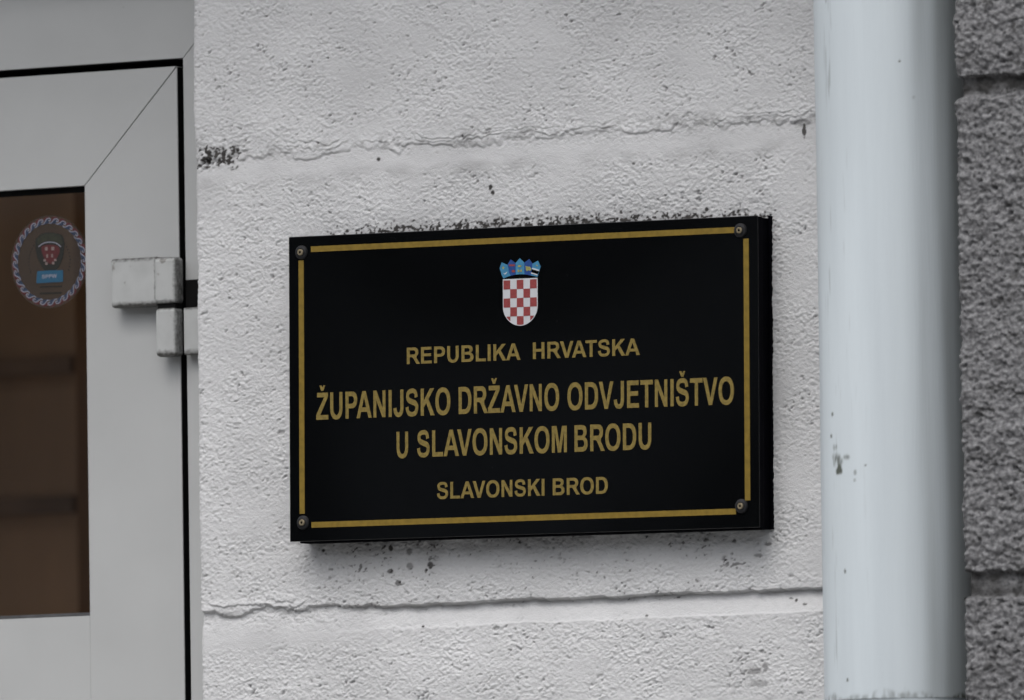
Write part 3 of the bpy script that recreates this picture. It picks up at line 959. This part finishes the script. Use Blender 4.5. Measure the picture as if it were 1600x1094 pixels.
for txt, (xa, ya), (xb, yb), cap in [
    ('REPUBLIKA', (636, 569.3), (813.5, 562.3), 26.0), ('HRVATSKA', (833, 561.3), (1000, 554.8), 26.0),
    ('ŽUPANIJSKO', (494.5, 656.2), (704, 648.0), 42.5), ('DRŽAVNO', (717, 647.3), (874, 641.3), 42.5),
    ('ODVJETNIŠTVO', (887, 641.2), (1147, 631.6), 42.5),
    ('U', (620, 716.3), (638, 715.6), 41.5), ('SLAVONSKOM', (652, 714.6), (886, 706.8), 41.5), ('BRODU', (898, 706.2), (1018, 702.0), 41.5),
    ('SLAVONSKI', (683, 780.0), (851, 774.5), 26.3), ('BROD', (864, 774.1), (950, 771.4), 26.3)]:
    m_ = MB()
    A_, B_ = sl_(xa, ya), sl_(xb, yb)
    add_text(m_, txt, A_, B_, cap / 1593.0 * 0.998, YL, SIGN_Y + 0.0002)
    sign_parts.append(m_.build('lettering', M_GOLDT, sign))
# screws
for (px, py) in [(471.5, 394.5), (1157.3, 360.2), (474, 816.8), (1159, 791.0)]:
    x, z = sl_(px, py)
    w = MB(); w.lathe(x, z, [(0.0070, SIGN_Y + 0.0005), (0.0070, SIGN_Y - 0.0010), (0.0064, SIGN_Y - 0.0020), (0.0042, SIGN_Y - 0.0026), (0.0040, SIGN_Y - 0.0020)], 36)
    wo_ = w.build('screw_washer', M_WASHER, sign, smooth=True)
    w = MB(); w.lathe(x, z, [(0.0030, SIGN_Y - 0.0015), (0.0032, SIGN_Y - 0.0032), (0.0027, SIGN_Y - 0.0038), (0.0013, SIGN_Y - 0.0038), (0.0011, SIGN_Y - 0.0030)], 28)
    w.build('screw_head', M_BRASS, wo_, smooth=True)
    w = MB(); w.lathe(x, z, [(0.0012, SIGN_Y - 0.0031), (0.0012, SIGN_Y - 0.00325)], 12)
    w.build('screw_recess', M_HOLE, wo_)
    sign_parts.append(wo_)


# coat of arms
def za(x, y): return sl_(740 + x / 7.293, 380 + y / 7.293)
def zc_(x, y): return sl_(780 + x / 21.886, 395 + y / 21.886)


YA = SIGN_Y - 0.0004
cl_, ct_ = za(335, 408)[0], (za(337, 408)[1] + za(728, 400)[1]) / 2
cr_ = za(731, 600)[0]; cb_ = za(535, 942)[1]
W_, H_ = cr_ - cl_, ct_ - cb_
cxm = (cl_ + cr_) / 2


def shield(inset=0.0):
    w = W_ / 2 - inset
    hh = H_ * 0.585
    o = [(cxm - w, ct_ - inset), (cxm - w, ct_ - hh)]
    for k in range(1, 24):
        a = math.pi + math.pi * k / 24
        c, s = math.cos(a), math.sin(a)
        o.append((cxm + w * math.copysign(abs(c) ** (2 / 1.9), c), ct_ - hh + (H_ - hh - inset) * math.copysign(abs(s) ** (2 / 2.0), s)))
    o += [(cxm + w, ct_ - hh), (cxm + w, ct_ - inset)]
    return o


arms = MB(); arms.prism(shield(), [], YA, SIGN_Y + 0.0002)
ARMS = arms.build('coat_of_arms', M_WHITE, sign)
sign_parts.append(ARMS)


def clip_poly(poly, x0, x1, z0, z1):
    def cut(p, inside, inter):
        o = []
        for i in range(len(p)):
            a, b = p[i - 1], p[i]
            ia, ib = inside(a), inside(b)
            if ib:
                if not ia: o.append(inter(a, b))
                o.append(b)
            elif ia: o.append(inter(a, b))
        return o
    def ix(X): return lambda a, b: (X, a[1] + (b[1] - a[1]) * (X - a[0]) / (b[0] - a[0]))
    def iz(Z): return lambda a, b: (a[0] + (b[0] - a[0]) * (Z - a[1]) / (b[1] - a[1]), Z)
    for ins, it in ((lambda p: p[0] >= x0, ix(x0)), (lambda p: p[0] <= x1, ix(x1)), (lambda p: p[1] >= z0, iz(z0)), (lambda p: p[1] <= z1, iz(z1))):
        if poly: poly = cut(poly, ins, it)
    return poly


ins_ = 0.0009
sh = shield(ins_)
cw = (W_ - 2 * ins_) / 5; chh = H_ * 0.192
rq = MB()
for r_ in range(6):
    for c_ in range(5):
        if (r_ + c_) % 2 == 0:
            p = clip_poly(sh, cl_ + ins_ + c_ * cw, cl_ + ins_ + (c_ + 1) * cw, ct_ - ins_ * 1.4 - (r_ + 1) * chh, ct_ - ins_ * 1.4 - r_ * chh)
            if len(p) >= 3: rq.prism(p, [], YA - 0.0002, YA)
rq.build('red_chequers', M_RED, ARMS)
crown = [
    (M_LBLUE, [(90, 330), (285, 415), (325, 560), (335, 660), (395, 785), (270, 825), (150, 880), (95, 760), (20, 530)]),
    (M_DBLUE, [(395, 235), (565, 350), (572, 748), (398, 785), (335, 660), (325, 560), (288, 412)]),
    (M_LBLUE, [(705, 190), (862, 335), (868, 742), (720, 735), (574, 748), (568, 350)]),
    (M_DBLUE, [(1035, 215), (1142, 375), (1125, 640), (1088, 775), (980, 755), (870, 742), (866, 340)]),
    (M_LBLUE, [(1330, 275), (1422, 470), (1372, 640), (1312, 825), (1200, 800), (1090, 775), (1127, 640), (1144, 376)])]
CR = None
for mt, pts in crown:
    c_ = MB(); poly_px(c_, pts, zc_, YA, SIGN_Y + 0.0002)
    c_.build('crown_shield', mt, ARMS)
deco = [(M_YEL, [[(150, 450), (165, 490), (205, 505), (170, 530), (175, 575), (145, 545), (110, 565), (125, 520), (100, 490), (140, 490)],
                 [(905, 450), (950, 470), (1060, 480), (1110, 560), (1080, 620), (1000, 600), (960, 640), (930, 600)],
                 [(640, 440), (700, 425), (770, 440), (760, 490), (650, 490)], [(640, 560), (700, 600), (700, 660), (640, 660)], [(720, 600), (780, 560), (790, 650), (730, 660)],
                 [(1290, 400), (1310, 430), (1340, 440), (1305, 465), (1270, 445)]]),
        (M_WHITE, [[(150, 690), (200, 720), (260, 660), (285, 650), (240, 730), (190, 745)],
                   [(1135, 515), (1385, 590), (1372, 632), (1130, 560)], [(1100, 670), (1320, 740), (1312, 778), (1092, 710)]]),
        (M_RED, [[(345, 400), (545, 400), (545, 460), (345, 460)], [(440, 590), (550, 590), (550, 670), (440, 670)]]),
        (M_HOLE, [[(1130, 565), (1370, 635), (1325, 735), (1108, 668)]])]
for mt, ps in deco:
    for p in ps:
        c_ = MB(); poly_px(c_, p, zc_, YA - 0.0002, YA)
        c_.build('crown_emblem', mt, ARMS)
sign.rotation_euler = (0, PHI, 0)


# ------------------------------------------------------------------ rest of the place
struct = lambda o: tag(o, kind='structure')
M_PAVE = mat('paving', (0.24, 0.235, 0.225), 0.9, 0.25, 3, 60, 0.003)
M_ROAD = mat('asphalt', (0.05, 0.05, 0.052), 0.9, 0.3, 2, 120, 0.004)
M_GRND = mat('earth', (0.14, 0.14, 0.12), 0.95, 0.4, 0.3)
g_ = MB(); g_.add([(-600, -600, -0.135), (600, -600, -0.135), (600, 600, -0.135), (-600, 600, -0.135)], [(0, 1, 2, 3)])
struct(g_.build('ground', M_GRND))
g_ = MB(); g_.box(-60, 60, -4.0, 0.31, -0.2, 0.0); struct(g_.build('pavement', M_PAVE))
g_ = MB(); g_.box(-60, 60, -14.0, -4.0, -0.2, -0.13); struct(g_.build('road', M_ROAD))
# the rest of the building: wall over and left of the door, added shading ledge, room behind
M_PLAIN = masonry_mat('upper render', (0.62, 0.62, 0.62), (0.54, 0.54, 0.55), (0.03, 0.03, 0.03), 120, 0.004, 3)
up = MB()
xl_d = fl_ - 0.08
up.box(xl_d - 5.0, xl_d - 2.0, 0.0, 0.30, 0.0, TOP)
up.box(xl_d - 1.9999, xl_d - 0.0001, 0.0, 0.30, 0.0, 0.4)
up.box(xl_d - 1.9999, xl_d - 0.0001, 0.0, 0.30, 3.1, TOP)
up.box(xl_d, XC - 0.001, 0.0, 0.30, FT - 0.004, TOP)
up.box(XP + 0.901, XP + 6.0, 0.0, 0.30, 0.0, TOP)
tag(up.build('building_wall', M_PLAIN), 'painted wall of the building over and beyond the door', 'wall')
cn = MB()  # overhang added above the view to shade the wall below
cn.box(xl_d - 5.0, XP + 6.0, -0.62, 0.298, TOP + 0.002, TOP + 0.30)
cn.box(xl_d - 5.0, XP + 6.0, -0.42, 0.298, TOP + 0.302, 9.0)
tag(cn.build('shade_overhang', M_PLAIN, bevel=0.01), 'upper storey of the building, made to project and shade the wall', 'shade_overhang')
wn = empty('added_hall_window', (xl_d - 1.0, 0.1, 0.4), 'wide window added out of view beside the door to light the hall', 'window')
w_ = MB(); w_.prism([(xl_d - 1.999, 0.401), (xl_d - 0.001, 0.401), (xl_d - 0.001, 3.099), (xl_d - 1.999, 3.099)],
                    [[(xl_d - 1.94, 0.46), (xl_d - 0.06, 0.46), (xl_d - 0.06, 3.04), (xl_d - 1.94, 3.04)]], 0.09, 0.15)
w_.build('added_window_frame', M_DOOR, wn)
w_ = MB(); w_.add([(xl_d - 1.94, 0.12, 0.46), (xl_d - 0.06, 0.12, 0.46), (xl_d - 0.06, 0.12, 3.04), (xl_d - 1.94, 0.12, 3.04)], [(0, 1, 2, 3)])
w_.build('glass_pane', mg, wn)
co_ = MB()  # ledge added out of view to darken the wall towards its top
co_.prism([(xl_d - 5.0, 3.32), (XP - 0.003, 3.32), (XP - 0.003, 3.42), (xl_d - 5.0, 3.42)], [], -0.40, -0.001)
tag(co_.build('shade_ledge', M_PLAIN, bevel=0.01), 'added unseen ledge over the doorway that shades the upper wall', 'shade_ledge')
# room behind the glass
M_BROWN = mat('brown timber', (0.62, 0.40, 0.25), 0.6, 0.5, 2.6, stretch=(1.6, 1, 0.7), col2=(0.36, 0.235, 0.15))
M_BROWN2 = mat('dark timber', (0.27, 0.175, 0.115), 0.6, 0.4, 5)
M_ROOM = mat('hall paint', (0.60, 0.50, 0.40), 0.9, 0.1, 2)
rm = MB()
rx0, rx1, ry1 = xl_d - 2.2, XC + 0.4, 2.6
rm.box(rx0 - 0.1, rx1 + 0.1, ry1, ry1 + 0.1, 0, 3.3)
rm.box(rx0 - 0.1, rx0, 0.302, ry1, 0, 0.9)  # left wall kept low so daylight gets into the hall
rm.box(rx1, rx1 + 0.1, 0.302, ry1, 0, 3.3)
rm.box(rx0 - 0.1, rx1 + 0.1, 0.302, 1.1, 3.3, 3.4)
rm.box(rx0 - 0.1, rx1 + 0.1, 1.6, ry1 + 0.1, 3.3, 3.4)  # gap left in the ceiling to light the hall from above
rm.box(rx0 - 0.1, rx1 + 0.1, 0.302, ry1 + 0.1, -0.1, 0.002)
tag(rm.build('entrance_hall', M_ROOM), 'dim brown entrance hall seen through the door window', 'hall')
YC = 2.0
cb0 = MB()
cxl, cxr = hit(-400, 560, YC)[0], hit(118, 560, YC)[0]
cb0.box(cxl, cxr, YC, YC + 0.3, 0.003, 3.0)
cab = empty('wooden_cabinet', ((cxl + cxr) / 2, YC, 0.003), 'brown wooden shelf cabinet blurred behind the door window', 'cabinet')
cb0.build('cabinet_body', M_BROWN, cab)
for py in (572, 790):
    s1 = MB(); zc0 = hit(60, py, YC - 0.012)[1]
    s1.box(cxl, cxr, YC - 0.012, YC - 0.001, zc0 - 0.010, zc0 + 0.010)
    s1.build('shelf_edge', M_BROWN2, cab)
# across the street
M_OPP = mat('opposite facade', (0.33, 0.345, 0.37), 0.9, 0.2, 0.6)
M_OPW = mat('opposite window', (0.02, 0.022, 0.025), 0.15)
ob = empty('opposite_house', (-8, -17.0, 0), 'dull house across the street behind the viewer', 'house')
oo = MB(); oo.box(-32, 14, -26, -17, -0.13, 8.5)
oo.build('wall', M_OPP, ob)
M_OPA = mat('black reflection ring', (0.004, 0.004, 0.004), 0.9, 0.2, 2)  # black rings added out of view to curve the sign's reflections
for (ax, az, r0_, r1_) in [(-10.6, 4.7, 0.75, 1.0), (-9.5, 2.9, 0.45, 0.65), (-12.0, 3.2, 0.6, 0.85), (-8.4, 4.2, 0.7, 0.95), (-14.2, 4.8, 0.7, 1.2)]:
    w = MB(); o_c = [(ax + r1_ * math.cos(R(k * 9)), az + r1_ * math.sin(R(k * 9))) for k in range(40)]
    i_c = [(ax + r0_ * math.cos(R(k * 9)), az + r0_ * math.sin(R(k * 9))) for k in range(40)]
    w.prism(o_c, [i_c], -16.99, -16.8)
    w.build('reflection_ring', M_OPA, ob)
for i in range(10):
    for j in range(2):
        w = MB(); x = -30 + i * 4.3; z = 1.2 + j * 3.4
        w.box(x, x + 1.2, -17.0, -16.95, z, z + 1.8)
        w.build('window', M_OPW, ob)
